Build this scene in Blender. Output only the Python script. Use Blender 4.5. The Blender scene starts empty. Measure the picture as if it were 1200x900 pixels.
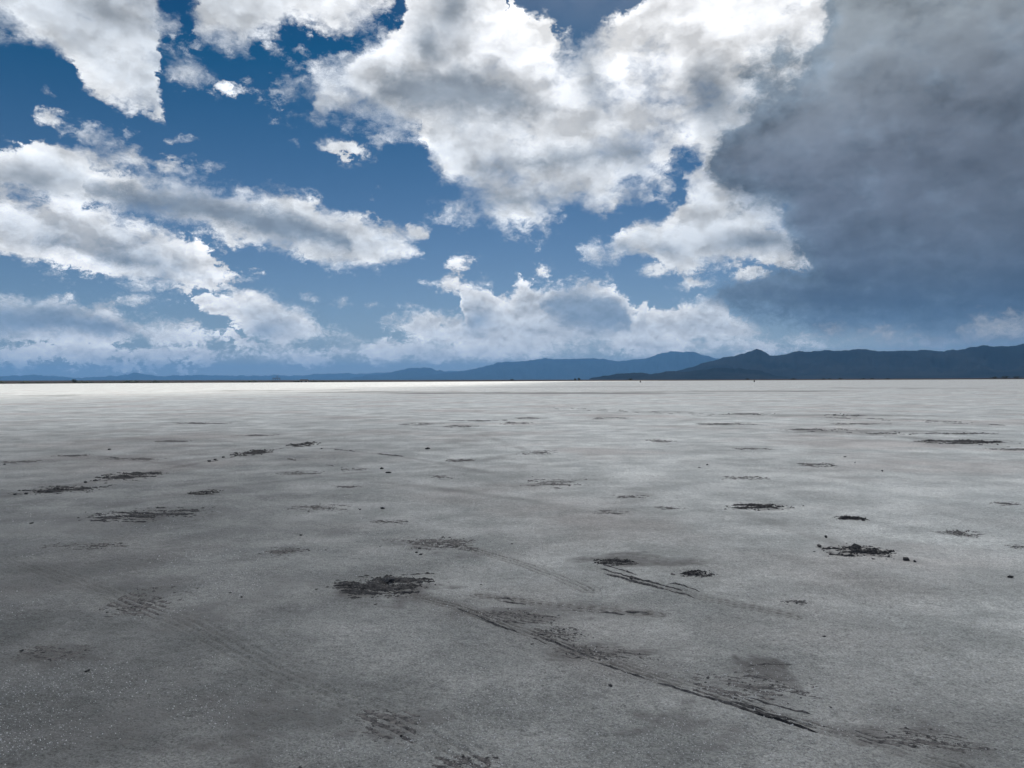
import bpy, bmesh, math, random
import numpy as np
from mathutils import Vector, Matrix

R = math.radians
scene = bpy.context.scene
C = scene.collection

# ------------------------------------------------------------------ camera
CAM_H = 1.65
F_PX = 901.0                       # focal length in photograph pixels (1200 wide)
PITCH = -0.26                      # degrees, looking very slightly down
ROLL = 0.26                        # degrees, horizon climbs a little to the right
cam_d = bpy.data.cameras.new('camera')
cam = bpy.data.objects.new('camera', cam_d)
C.objects.link(cam)
cam_d.sensor_width = 36.0
cam_d.lens = 36.0 * F_PX / 1200.0
cam_d.clip_start = 0.05
cam_d.clip_end = 400000.0
cam.matrix_world = (Matrix.Translation((0, 0, CAM_H)) @ Matrix.Rotation(R(90 + PITCH), 4, 'X')
                    @ Matrix.Rotation(R(-ROLL), 4, 'Z'))
scene.camera = cam
CAM_R = cam.matrix_world.to_3x3()


def direction(x, y):
    """world direction of a point of the view, given on a 1200 x 900 picture"""
    v = CAM_R @ Vector(((x - 600) / F_PX, -(y - 450) / F_PX, -1.0))
    return v.normalized()


def azel(x, y):
    d = direction(x, y)
    return math.atan2(d.x, d.y), math.asin(d.z)


# ------------------------------------------------------------------ render / view
scene.view_settings.view_transform = 'Standard'
scene.view_settings.look = 'None'
scene.view_settings.exposure = 0.0
scene.view_settings.gamma = 1.0
scene.view_settings.use_curve_mapping = False
scene.render.engine = 'CYCLES'
scene.cycles.use_denoising = True
scene.cycles.use_adaptive_sampling = True
scene.cycles.adaptive_threshold = 0.02
scene.cycles.adaptive_min_samples = 16
scene.cycles.max_bounces = 6
scene.cycles.volume_bounces = 0
scene.cycles.diffuse_bounces = 4

# ------------------------------------------------------------------ sun
SUN_AZ, SUN_EL = R(9.0), R(45.0)
SUN_DIR = Vector((math.sin(SUN_AZ) * math.cos(SUN_EL), math.cos(SUN_AZ) * math.cos(SUN_EL), math.sin(SUN_EL)))
sun_d = bpy.data.lights.new('sun', 'SUN')
sun_d.energy = 3.7
sun_d.angle = R(0.53)
sun_d.color = (1.0, 0.955, 0.89)
sun = bpy.data.objects.new('sun', sun_d)
C.objects.link(sun)
sun.rotation_euler = SUN_DIR.to_track_quat('Z', 'Y').to_euler()

# ------------------------------------------------------------------ sky with clouds (world)
world = bpy.data.worlds.new('World')
scene.world = world
world.use_nodes = True
wt = world.node_tree
wt.nodes.clear()


class NodeKit:
    """small helpers that write node graphs as expressions"""
    def __init__(self, tree):
        self.t = tree

    def put(self, sock, v):
        if isinstance(v, bpy.types.NodeSocket):
            self.t.links.new(v, sock)
        elif v is not None:
            try:
                sock.default_value = v
            except Exception:
                sock.default_value = tuple(v) + (1.0,)

    def m(self, op, a, b=None, c=None, clamp=False):
        n = self.t.nodes.new('ShaderNodeMath')
        n.operation = op
        n.use_clamp = clamp
        for i, v in enumerate((a, b, c)):
            if v is not None:
                self.put(n.inputs[i], v)
        return n.outputs[0]

    def add(self, a, b): return self.m('ADD', a, b)
    def sub(self, a, b): return self.m('SUBTRACT', a, b)
    def mul(self, a, b): return self.m('MULTIPLY', a, b)
    def mad(self, a, b, c): return self.m('MULTIPLY_ADD', a, b, c)
    def mn(self, a, b): return self.m('MINIMUM', a, b)
    def mx(self, a, b): return self.m('MAXIMUM', a, b)

    def step(self, v, a, b, lo=0.0, hi=1.0, mode='SMOOTHSTEP'):
        n = self.t.nodes.new('ShaderNodeMapRange')
        n.interpolation_type = mode
        n.clamp = True
        for i, q in enumerate((v, a, b, lo, hi)):
            self.put(n.inputs[i], q)
        return n.outputs[0]

    def vec(self, op, a, b=None, c=None, scale=None):
        n = self.t.nodes.new('ShaderNodeVectorMath')
        n.operation = op
        self.put(n.inputs[0], a)
        if b is not None:
            self.put(n.inputs[1], b)
        if c is not None:
            self.put(n.inputs[2], c)
        if scale is not None:
            self.put(n.inputs['Scale'], scale)
        return n.outputs['Value'] if op in ('DOT_PRODUCT', 'LENGTH', 'DISTANCE') else n.outputs[0]

    def noise(self, vec, scale, detail=5, rough=0.55, kind='FBM', lac=2.0, dist=0.0, color=False):
        n = self.t.nodes.new('ShaderNodeTexNoise')
        n.noise_dimensions = '3D'
        n.noise_type = kind
        n.normalize = True
        self.put(n.inputs['Vector'], vec)
        for k, v in (('Scale', scale), ('Detail', detail), ('Roughness', rough), ('Lacunarity', lac), ('Distortion', dist)):
            self.put(n.inputs[k], v)
        return n.outputs['Color' if color else 0]

    def voronoi(self, vec, scale, detail=3, rough=0.5, feature='F1', rnd=1.0):
        n = self.t.nodes.new('ShaderNodeTexVoronoi')
        n.feature = feature
        n.normalize = True
        self.put(n.inputs['Vector'], vec)
        for k, v in (('Scale', scale), ('Detail', detail), ('Roughness', rough), ('Randomness', rnd)):
            if k in n.inputs:
                self.put(n.inputs[k], v)
        return n.outputs['Distance']

    def mix(self, f, a, b, mode='MIX'):
        n = self.t.nodes.new('ShaderNodeMix')
        n.data_type = 'RGBA'
        n.blend_type = mode
        n.clamp_factor = True
        for s, v in (('Factor_Float', f), ('A_Color', a), ('B_Color', b)):
            sock = [i for i in n.inputs if i.identifier == s][0]
            self.put(sock, v)
        return [o for o in n.outputs if o.identifier == 'Result_Color'][0]

    def fmix(self, f, a, b):
        n = self.t.nodes.new('ShaderNodeMix')
        n.data_type = 'FLOAT'
        for s, v in (('Factor_Float', f), ('A_Float', a), ('B_Float', b)):
            sock = [i for i in n.inputs if i.identifier == s][0]
            self.put(sock, v)
        return [o for o in n.outputs if o.identifier == 'Result_Float'][0]

    def sepxyz(self, v):
        n = self.t.nodes.new('ShaderNodeSeparateXYZ')
        self.put(n.inputs[0], v)
        return n.outputs

    def comxyz(self, x, y, z):
        n = self.t.nodes.new('ShaderNodeCombineXYZ')
        for i, v in enumerate((x, y, z)):
            self.put(n.inputs[i], v)
        return n.outputs[0]


K = NodeKit(wt)
AZ0, AZ1 = R(-44), R(44)
EL0, EL1 = R(-4), R(36)
tc = wt.nodes.new('ShaderNodeTexCoord')
D = K.vec('NORMALIZE', tc.outputs['Generated'])
# noise space: flattened a little so clouds spread sideways
P = K.vec('MULTIPLY', D, (1.0, 1.0, 1.45))
dx, dy, dz = K.sepxyz(D)[:3]
el_true = K.m('ARCSINE', dz)
az_true = K.m('ARCTAN2', dx, dy)
low = K.step(el_true, R(3.5), R(15.0), 1.0, 0.0)          # 1 near the horizon: smaller, farther clouds

# domain warp so that no outline stays smooth
wv1 = K.vec('SUBTRACT', K.noise(P, 10.0, 1, 0.5, color=True), (0.5, 0.5, 0.5))
wv2 = K.vec('SUBTRACT', K.noise(P, 42.0, 4, 0.70, color=True), (0.5, 0.5, 0.5))
ws = K.comxyz(K.fmix(low, 0.050, 0.022), K.fmix(low, 0.030, 0.010), 0.0)
ws2 = K.comxyz(K.fmix(low, 0.034, 0.020), K.fmix(low, 0.026, 0.014), 0.0)
AE = K.vec('MULTIPLY_ADD', wv1, ws, K.comxyz(az_true, el_true, 0.0), )
AE = K.vec('MULTIPLY_ADD', wv2, ws2, AE)
ae = K.sepxyz(AE)
u = K.step(ae[0], AZ0, AZ1, mode='LINEAR')
v = K.step(ae[1], EL0, EL1, mode='LINEAR')
U3 = K.comxyz(u, u, u)
V3 = K.comxyz(v, v, v)

# billow field: fractal noise plus rounded heads with sharp creases, finer towards the horizon
ROUGH = K.fmix(low, 0.66, 0.80)
PW = K.vec('MULTIPLY_ADD', wv2, (0.02, 0.02, 0.02), P)
off = K.fmix(low, 0.034, 0.010)
TO_SUN = (SUN_DIR.x * 0.8, SUN_DIR.y * 0.25, SUN_DIR.z * 1.3)
PS = K.vec('ADD', PW, K.vec('SCALE', TO_SUN, scale=off))


def heads(vec):
    b = K.m('ABSOLUTE', K.mad(K.noise(vec, 34.0, 0.6, 0.5), 2.0, -1.0))
    b2 = K.m('ABSOLUTE', K.mad(K.noise(vec, 90.0, 1.0, 0.5), 2.0, -1.0))
    return K.fmix(low, K.mad(b2, 0.35, b), K.mad(b, 0.4, b2))


H = heads(PW)
N = K.mad(H, 0.13, K.noise(PW, 20.0, 6.0, ROUGH))
NC = K.sub(N, 0.535)
SMOOTH = K.mad(H, 0.10, K.noise(PW, 13.0, 3.4, 0.58))
SMOOTH_S = K.mad(heads(PS), 0.10, K.noise(PS, 13.0, 3.4, 0.58))
RELIEF = K.sub(SMOOTH, SMOOTH_S)      # > 0 where the side turned to the sun is thinner: lit
cos_sun = K.vec('DOT_PRODUCT', D, tuple(SUN_DIR))
GLOW = K.step(cos_sun, 0.80, 0.99)    # forward scattering round the sun


def uv_of(pts):
    out = []
    for x, y in pts:
        a, e = azel(x, y)
        out.append(((a - AZ0) / (AZ1 - AZ0), (e - EL0) / (EL1 - EL0)))
    return out


def curve3(trip):
    n = wt.nodes.new('ShaderNodeRGBCurve')
    n.mapping.use_clip = False
    for i, pts in enumerate(trip):
        cv = n.mapping.curves[i]
        pts = sorted(uv_of(pts))
        while len(cv.points) < len(pts):
            cv.points.new(0.5, 0.5)
        for p, (a, b) in zip(cv.points, pts):
            p.location = (a, b)
            p.handle_type = 'VECTOR'
    n.mapping.update()
    wt.links.new(U3, n.inputs['Color'])
    return n.outputs[0]


def close_ends(top, bot):
    top, bot = sorted(top), sorted(bot)
    if top[0][0] > -30:
        x = min(top[0][0], bot[0][0])
        top = [(x - 22, max(top[0][1], bot[0][1]) + 50)] + top
        bot = [(x - 22, min(top[1][1], bot[0][1]) - 50)] + bot
    if top[-1][0] < 1230:
        x = max(top[-1][0], bot[-1][0])
        t1, b1 = top[-1][1], bot[-1][1]
        top = top + [(x + 22, max(t1, b1) + 50)]
        bot = bot + [(x + 22, min(t1, b1) - 50)]
    return top, bot


KS = (EL1 - EL0) * F_PX


def bands(lst):
    """signed inside-ness of shapes traced by an upper and a lower outline, three at a time; (top, bottom, soft_top, soft_bottom)"""
    res = []
    for i in range(0, len(lst), 3):
        tri = list(lst[i:i + 3])
        while len(tri) < 3:
            tri.append(tri[0])
        cl = [close_ends(t, b) for t, b, _, _ in tri]
        T = K.vec('SUBTRACT', curve3([c[0] for c in cl]), V3)
        B = K.vec('SUBTRACT', V3, curve3([c[1] for c in cl]))
        T = K.vec('MULTIPLY', T, tuple(KS / q[2] for q in tri))
        B = K.vec('MULTIPLY', B, tuple(KS / q[3] for q in tri))
        res.append(K.vec('MINIMUM', T, B))
    return res


def vmax(vs):
    r = vs[0]
    for q in vs[1:]:
        r = K.vec('MAXIMUM', r, q)
    x = K.sepxyz(r)
    return K.mx(K.mx(x[0], x[1]), x[2])


def blobs(s, lst):
    for cx, cy, rx, ry, soft in lst:
        a, e = azel(cx, cy)
        q = K.vec('MULTIPLY_ADD', AE, (F_PX / rx, F_PX / ry, 0.0), (-a * F_PX / rx, -e * F_PX / ry, 0.0))
        k = min(rx, ry) / soft
        q = K.mad(K.vec('LENGTH', q), -k, k)
        s = q if s is None else K.mx(s, q)
    return s


# ---- clear sky
sky = wt.nodes.new('ShaderNodeTexSky')
sky.sky_type = 'NISHITA'
sky.sun_disc = False
sky.sun_elevation = SUN_EL
sky.sun_rotation = SUN_AZ
sky.altitude = 1300
sky.air_density = 1.0
sky.dust_density = 0.6
sky.ozone_density = 2.0
SKY_K = 0.040
tint = K.mix(K.step(el_true, R(0.0), R(26.0), mode='LINEAR'), (SKY_K * 1.25, SKY_K * 1.22, SKY_K * 1.34), (SKY_K * 0.01, SKY_K * 0.44, SKY_K * 0.72))
base = K.mix(1.0, sky.outputs[0], tint, 'MULTIPLY')
base = K.vec('MAXIMUM', K.vec('SUBTRACT', base, (0.016, 0.004, 0.0)), (0.002, 0.002, 0.002))
col = base

OUT = 175.0   # y far above the top edge
HAZE_C = (0.44, 0.54, 0.63)


def layer(col, s, shade, amp, width, bright, dark, thick, relief, lim=2.0, grow=0.35):
    s = K.mn(K.add(s, grow), lim)
    d = K.mad(NC, amp, s)
    edge = K.mul(EDGE, width)                                    # crisp in one place, frayed in another
    alpha = K.step(d, 0.0, edge)
    wisp = K.step(K.mad(NC, amp * 2.2, s), 0.1, 2.6, 0.0, 0.62)
    alpha = K.mul(K.mx(alpha, wisp), 0.985)
    t = K.step(K.mad(SMOOTH, amp * 0.8, K.mad(d, 0.25, s)), amp * 0.44, thick + amp * 0.44)
    c = K.mix(t, bright, dark)
    k = K.mn(K.mx(K.mad(RELIEF, relief, 1.0), 0.66), 1.3)
    c = K.vec('SCALE', c, scale=k)
    if shade is not None:
        c = K.mix(shade, c, K.vec('SCALE', SHADE_C, scale=K.mad(RELIEF, relief * 0.5, 1.0)))
    c = K.mix(far_air, c, HAZE_C)
    return K.mix(alpha, col, c)


EDGE = K.step(K.sepxyz(wv1)[2], -0.2, 0.2, 0.35, 2.9)
SHADE_C = K.mix(low, (0.25, 0.29, 0.34), (0.16, 0.25, 0.37))
far_air = K.step(el_true, R(0.3), R(6.0), 0.12, 0.0)

# veil of thin high cloud round the sun
veil = K.mul(K.step(cos_sun, 0.905, 0.975), K.step(K.noise(P, 7.0, 4, 0.6), 0.25, 0.60))
col = K.mix(K.mul(veil, 0.20), col, (0.95, 0.98, 1.0))

# ---- farther clouds: horizon banks, low cumulus, lower sheet of the left streak
back = bands([
    # pale bank along the horizon
    ([(-60, 396), (60, 398), (180, 404), (300, 404), (430, 394), (520, 390), (640, 388), (780, 386), (900, 388), (1000, 395), (1260, 395)],
     [(-60, 430), (120, 430), (300, 428), (430, 430), (520, 430), (640, 426), (780, 422), (900, 416), (1000, 412), (1260, 405)], 18, 18),
    # low bank at the far left
    ([(-60, 332), (0, 337), (40, 342), (80, 345), (130, 352), (142, 365), (170, 370), (200, 373), (240, 376), (270, 386), (300, 396), (330, 408)],
     [(-60, 404), (0, 404), (60, 404), (120, 408), (170, 404), (230, 404), (330, 414)], 15, 13),
    # bank under the left streak
    ([(215, 356), (230, 350), (250, 345), (300, 333), (325, 340), (345, 350), (360, 360), (390, 375), (415, 388), (440, 398), (470, 404)],
     [(215, 356), (230, 358), (250, 366), (270, 376), (300, 394), (330, 406), (400, 410), (470, 410)], 15, 13),
    # low cumulus in the middle
    ([(488, 327), (510, 321), (540, 317), (568, 322), (580, 336), (602, 338), (610, 322), (640, 324), (665, 327), (690, 323), (712, 326), (728, 336), (757, 342), (748, 358), (762, 372)],
     [(488, 329), (500, 336), (525, 345), (540, 352), (548, 400), (600, 416), (700, 418), (762, 412)], 17, 15),
    ([(445, 374), (452, 368), (480, 363), (505, 362), (520, 368), (535, 362), (560, 372), (620, 380)],
     [(445, 382), (460, 392), (485, 402), (520, 412), (620, 416)], 15, 13),
    ([(742, 370), (760, 364), (790, 362), (800, 354), (820, 345), (850, 342), (862, 362), (890, 372), (905, 386)],
     [(742, 400), (780, 405), (820, 408), (870, 406), (905, 395)], 13, 13),
    # left streak, lower sheet
    ([(-60, 205), (0, 208), (60, 215), (150, 240), (195, 258), (215, 270), (232, 286), (260, 302), (290, 312), (314, 320)],
     [(-60, 294), (0, 299), (20, 306), (47, 312), (77, 320), (110, 330), (150, 340), (200, 348), (233, 342), (277, 343), (300, 335), (316, 324)], 22, 15),
])
s_back = blobs(vmax(back), [(533, 306, 18, 8, 11), (433, 357, 12, 5, 8), (398, 353, 10, 4, 8), (150, 350, 34, 9, 9), (362, 350, 12, 5, 8), (105, 316, 22, 8, 10), (640, 316, 10, 10, 11)])
dark_back = bands([
    ([(-60, 346), (0, 350), (60, 353), (110, 362), (150, 378), (165, 392)], [(-60, 404), (0, 402), (100, 402), (165, 400)], 8, 10),
    ([(632, 345), (650, 336), (700, 333), (735, 345), (742, 360)], [(632, 372), (660, 385), (700, 398), (742, 398)], 10, 12),
    ([(40, 262), (100, 268), (170, 280), (230, 312), (262, 326)], [(40, 290), (100, 310), (150, 330), (210, 336), (262, 332)], 20, 16),
])
sh_back = K.step(blobs(K.mad(NC, 3.4, vmax(dark_back)), [(562, 376, 26, 28, 16), (314, 388, 34, 18, 12)]), -0.3, 1.9, 0.0, 0.80)
col = layer(col, s_back, sh_back, 4.6, 0.7, (1.10, 1.10, 1.10), (0.66, 0.70, 0.75), 3.0, 3.0, grow=0.10)

# ---- nearer clouds
front = bands([
    # left streak, upper band
    ([(-60, 182), (0, 175), (20, 170), (40, 172), (70, 164), (90, 173), (110, 184), (125, 196), (140, 203), (160, 199), (200, 197), (230, 205), (260, 214), (290, 221), (320, 217), (345, 226), (370, 231), (395, 242), (420, 249), (445, 252), (465, 258), (482, 276), (490, 290)],
     [(-60, 235), (0, 235), (60, 240), (130, 246), (190, 258), (210, 264), (240, 270), (270, 281), (300, 289), (330, 295), (350, 301), (370, 308), (400, 312), (440, 310), (470, 305), (490, 297)], 19, 14),
    # upper left
    ([(-60, -OUT), (150, -OUT), (186, -14), (197, 6), (207, 14), (217, 27)],
     [(-60, 40), (0, 42), (12, 46), (33, 54), (63, 67), (78, 78), (100, 98), (120, 110), (150, 127), (170, 134), (183, 138), (190, 110), (194, 70), (198, 46), (217, 40)], 22, 17),
    ([(224, 12), (234, -20), (250, -OUT), (470, -OUT)],
     [(224, 16), (230, 28), (240, 46), (265, 60), (295, 71), (310, 53), (330, 50), (345, 38), (370, 42), (395, 48), (430, 42), (450, 16), (470, -20)], 20, 17),
    # big central cloud
    ([(358, 124), (365, 98), (380, 74), (400, 66), (425, 40), (452, 26), (470, 6), (486, -OUT), (585, -OUT), (598, -10), (604, 14), (592, 27), (616, 24), (640, 32), (660, 39), (690, 34), (720, 20), (745, 4), (800, -30), (900, -60)],
     [(358, 132), (365, 146), (400, 150), (433, 148), (467, 161), (500, 174), (508, 200), (547, 218), (560, 240), (587, 257), (633, 260), (660, 254), (677, 248), (708, 243), (716, 229), (747, 226), (777, 213), (784, 190), (800, 178), (830, 180), (900, 190)], 20, 17),
    # bright broken mass beside the storm
    ([(742, 10), (770, -OUT), (1020, -OUT)],
     [(742, 120), (770, 150), (800, 175), (830, 200), (850, 230), (900, 260), (1020, 260)], 26, 22),
    ([(678, 292), (690, 281), (712, 288), (730, 274), (752, 256), (760, 246), (770, 254), (790, 246), (800, 222), (812, 200), (830, 186), (900, 200), (955, 296)],
     [(678, 297), (690, 309), (715, 309), (735, 301), (758, 303), (790, 318), (830, 320), (860, 314), (905, 309), (930, 316), (955, 309)], 17, 14),
])
s_front = blobs(vmax(front), [(228, 87, 25, 15, 15), (60, 141, 20, 10, 9), (399, 171, 28, 10, 9), (104, 160, 28, 15, 20), (198, 163, 11, 6, 9), (484, 272, 16, 10, 9), (118, 190, 40, 12, 16), (160, 193, 18, 7, 10), (200, 195, 22, 6, 9), (285, 250, 110, 26, 18), (270, 101, 7, 4, 6), (582, 226, 58, 36, 20), (700, 222, 72, 28, 20), (765, 208, 26, 16, 14), (320, 60, 14, 10, 10),
                              (872, 324, 17, 7, 8), (770, 316, 15, 8, 9), (815, 332, 12, 4, 7), (345, 112, 30, 14, 26)])
dark_front = bands([
    ([(100, 214), (130, 212), (200, 214), (300, 238), (410, 268)], [(100, 234), (130, 242), (240, 260), (330, 286), (410, 296)], 12, 11),
    ([(405, 112), (425, 96), (450, 78), (480, 66), (520, 62), (560, 66), (590, 80), (620, 98), (655, 124)],
     [(405, 122), (425, 142), (470, 148), (520, 160), (590, 154), (655, 136)], 24, 24),
    ([(550, 196), (580, 176), (640, 160), (690, 160), (740, 150), (760, 190)], [(550, 200), (580, 205), (640, 205), (690, 200), (740, 205), (760, 200)], 24, 18),
])
sh_front = K.step(blobs(K.mad(NC, 1.8, vmax(dark_front)), [(532, 10, 42, 62, 36), (505, 50, 40, 40, 30), (690, 95, 26, 60, 30), (610, 234, 76, 16, 16), (838, 112, 44, 44, 26), (890, 284, 60, 18, 16), (730, 292, 26, 9, 10), (785, 292, 30, 10, 12), (40, 215, 50, 20, 26), (130, 20, 60, 22, 30)]), -0.4, 1.4, 0.0, 0.95)
GLOW2 = K.step(cos_sun, 0.82, 0.965)
lit = K.mix(GLOW2, (1.0, 1.02, 1.04), (1.30, 1.30, 1.30))
core = K.mix(GLOW2, (0.62, 0.665, 0.72), (1.0, 1.01, 1.03))
col = layer(col, s_front, sh_front, 4.6, 0.9, lit, core, 3.2, 2.2)

# ---- storm cloud with its rain
storm = bands([
    ([(830, 170), (845, 140), (860, 112), (880, 86), (905, 52), (935, 20), (965, -10), (1000, -OUT), (1260, -OUT)],
     [(830, 184), (838, 215), (852, 244), (880, 262), (905, 272), (925, 292), (940, 316), (970, 398), (1010, 412), (1080, 425), (1260, 440)], 34, 24),
    ([(828, 350), (845, 326), (880, 314), (960, 290), (1260, 250)], [(828, 358), (850, 372), (880, 384), (930, 392), (980, 406), (1040, 420), (1260, 440)], 18, 20),
])
d = K.mad(NC, 4.4, K.mn(vmax(storm), 3.0))
alpha = K.step(d, -0.1, 1.5)
right = K.mul(K.mul(K.step(az_true, R(16), R(36)), K.step(el_true, R(4), R(11))), K.step(el_true, R(24), R(15)))
stc = K.mix(K.step(el_true, R(3.0), R(14.0)), (0.062, 0.098, 0.158), (0.150, 0.185, 0.250))
stc = K.mix(K.step(el_true, R(12.0), R(26.0)), stc, (0.34, 0.385, 0.425))
stc = K.mix(K.mul(right, 0.6), stc, (0.118, 0.142, 0.180))
stc = K.mix(K.step(d, 1.0, 3.4, 0.55, 0.0), stc, (0.165, 0.235, 0.315))
stc = K.mix(K.step(el_true, R(4.2), R(1.8), 0.0, 0.75), stc, (0.24, 0.28, 0.33))
big = K.noise(K.vec('MULTIPLY', P, (1.0, 1.0, 0.55)), 4.0, 3.5, 0.5)
stc = K.vec('SCALE', stc, scale=K.mad(K.sub(big, 0.5), 0.85, K.mad(RELIEF, K.step(d, 1.0, 4.5, 2.2, 0.45), 1.0)))
shaft = K.noise(K.vec('MULTIPLY', K.vec('ADD', D, K.vec('SCALE', (0.10, 0.0, 0.0), scale=dz)), (1.0, 1.0, 0.10)), 26.0, 2, 0.6)
stc = K.vec('SCALE', stc, scale=K.add(1.0, K.mul(K.sub(shaft, 0.5), K.step(el_true, R(2), R(15), 0.85, 0.0))))
gap = blobs(None, [(1035, 396, 90, 16, 12), (1180, 384, 60, 26, 14), (950, 396, 60, 9, 9)])
gap = K.step(K.mad(NC, 6.0, gap), 0.0, 2.2, 0.0, 0.85)
stc = K.mix(gap, stc, (0.56, 0.55, 0.53))
col = K.mix(alpha, col, stc)

# ---- outside the traced part the broken cloud goes on in the same way
rest = K.mx(K.step(K.m('ABSOLUTE', az_true), R(37), R(44)), K.step(el_true, R(28), R(34)))
cov = K.noise(P, 4.0, 1, 0.5)
d = K.mad(NC, 3.6, K.mad(cov, 9.0, -4.2))
c = K.mix(K.step(d, 0.4, 3.0), (1.0, 1.01, 1.03), (0.50, 0.54, 0.59))
c = K.vec('SCALE', c, scale=K.mn(K.mx(K.mad(RELIEF, 2.0, 1.0), 0.5), 1.5))
gen = K.mix(K.mul(K.step(d, 0.0, 0.9), K.step(el_true, R(1), R(5))), base, c)
col = K.mix(rest, col, gen)
col = K.mix(K.step(el_true, R(-0.6), R(-3.0)), col, (0.30, 0.33, 0.36))

bg = wt.nodes.new('ShaderNodeBackground')
bg.inputs['Strength'].default_value = 1.0
wt.links.new(col, bg.inputs['Color'])
wo = wt.nodes.new('ShaderNodeOutputWorld')
wt.links.new(bg.outputs[0], wo.inputs['Surface'])
world.cycles.sampling_method = 'MANUAL'
world.cycles.sample_map_resolution = 256


# ================================================================== helpers
rng = np.random.default_rng(11)
random.seed(5)


def hash2(ix, iy, seed):
    h = (ix.astype(np.int64) * 374761393 + iy.astype(np.int64) * 668265263 + seed * 982451653) & 0xffffffff
    h = ((h ^ (h >> 13)) * 1274126177) & 0xffffffff
    return ((h ^ (h >> 16)) & 0xffff) / 65535.0


def vnoise(x, y, seed=0):
    ix, iy = np.floor(x), np.floor(y)
    fx, fy = x - ix, y - iy
    fx, fy = fx * fx * (3 - 2 * fx), fy * fy * (3 - 2 * fy)
    a, b = hash2(ix, iy, seed), hash2(ix + 1, iy, seed)
    c, d = hash2(ix, iy + 1, seed), hash2(ix + 1, iy + 1, seed)
    return (a + (b - a) * fx) * (1 - fy) + (c + (d - c) * fx) * fy - 0.5


def fbm(x, y, octaves=4, rough=0.5, seed=0):
    s, amp = 0.0, 1.0
    for k in range(octaves):
        s = s + amp * vnoise(x, y, seed + k * 17)
        x, y, amp = x * 2.03 + 13.7, y * 2.03 + 7.1, amp * rough
    return s


def mesh_from(name, verts, faces, mat=None, smooth=True, attrs=None):
    me = bpy.data.meshes.new(name)
    verts = np.asarray(verts, dtype=np.float32)
    faces = np.asarray(faces, dtype=np.int32)
    n = faces.shape[1]
    me.vertices.add(len(verts))
    me.vertices.foreach_set('co', verts.ravel())
    me.loops.add(faces.size)
    me.loops.foreach_set('vertex_index', faces.ravel())
    me.polygons.add(len(faces))
    me.polygons.foreach_set('loop_start', np.arange(0, faces.size, n, dtype=np.int32))
    me.polygons.foreach_set('use_smooth', np.full(len(faces), smooth))
    for k, arr in (attrs or {}).items():
        at = me.attributes.new(k, 'FLOAT', 'POINT')
        at.data.foreach_set('value', np.asarray(arr, dtype=np.float32))
    me.update(calc_edges=True)
    if mat:
        me.materials.append(mat)
    return me


def obj(name, me, parent=None, label=None, category=None, group=None, kind=None, loc=None):
    o = bpy.data.objects.new(name, me)
    C.objects.link(o)
    if parent:
        o.parent = parent
    if loc is not None:
        o.location = loc
    for k, q in (('label', label), ('category', category), ('group', group), ('kind', kind)):
        if q:
            o[k] = q
    return o


def grid_faces(nr, nc, wrap=False):
    r = np.arange(nr - 1)[:, None]
    c = np.arange(nc if wrap else nc - 1)[None, :]
    c2 = (c + 1) % nc
    return np.stack([r * nc + c, r * nc + c2, (r + 1) * nc + c2, (r + 1) * nc + c], -1).reshape(-1, 4)


def on_ground(x, y):
    """where the line of sight through a picture point meets the flat"""
    d = direction(x, y)
    t = CAM_H / max(-d.z, 1e-5)
    return d.x * t, d.y * t


def material(name, color, rough=0.8, spec=0.3):
    m = bpy.data.materials.new(name)
    m.use_nodes = True
    k = NodeKit(m.node_tree)
    b = m.node_tree.nodes['Principled BSDF']
    b.inputs['Base Color'].default_value = tuple(color) + (1,)
    b.inputs['Roughness'].default_value = rough
    b.inputs['Specular IOR Level'].default_value = spec
    return m, k, b


def bump(k, bsdf, h, strength, dist):
    n = k.t.nodes.new('ShaderNodeBump')
    n.inputs['Strength'].default_value = strength
    n.inputs['Distance'].default_value = dist
    k.put(n.inputs['Height'], h)
    k.t.links.new(n.outputs[0], bsdf.inputs['Normal'])


def attr(k, name):
    n = k.t.nodes.new('ShaderNodeAttribute')
    n.attribute_name = name
    return n.outputs['Fac']


def position(k):
    return k.t.nodes.new('ShaderNodeNewGeometry').outputs['Position']


# ================================================================== salt flat
az_f = np.linspace(R(-43), R(43), 860)
az_b = np.linspace(R(43), R(317), 70)[1:-1]
az_all = np.concatenate([az_f, az_b])
ypx = np.concatenate([np.arange(720, 36, -1.15), np.arange(36, 1.0, -0.5)])
r_all = np.concatenate([[0.05, 0.4, 0.9, 1.4, 1.8], CAM_H * F_PX / ypx, [1560, 1640]])
r_all = np.unique(np.sort(r_all))
AA, RR = np.meshgrid(az_all, r_all)
GX, GY = RR * np.sin(AA), RR * np.cos(AA)
fade = np.clip(1.0 - RR / 120.0, 0, 1)
GZ = (0.016 * fbm(GX / 1.7, GY / 1.7, 3, 0.5, 3) + 0.012 * fbm(GX / 0.35, GY / 0.35, 3, 0.55, 9)
      + 0.008 * fbm(GX / 0.05, GY / 0.05, 3, 0.6, 21))
GZ = GZ * fade
# hairline pressure ridges of the crust
rid = 1.0 - np.abs(fbm(GX / 2.6, GY / 2.6, 4, 0.5, 40)) * 6.0
GZ += np.clip(rid, 0, 1) ** 4 * 0.012 * fade


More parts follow.
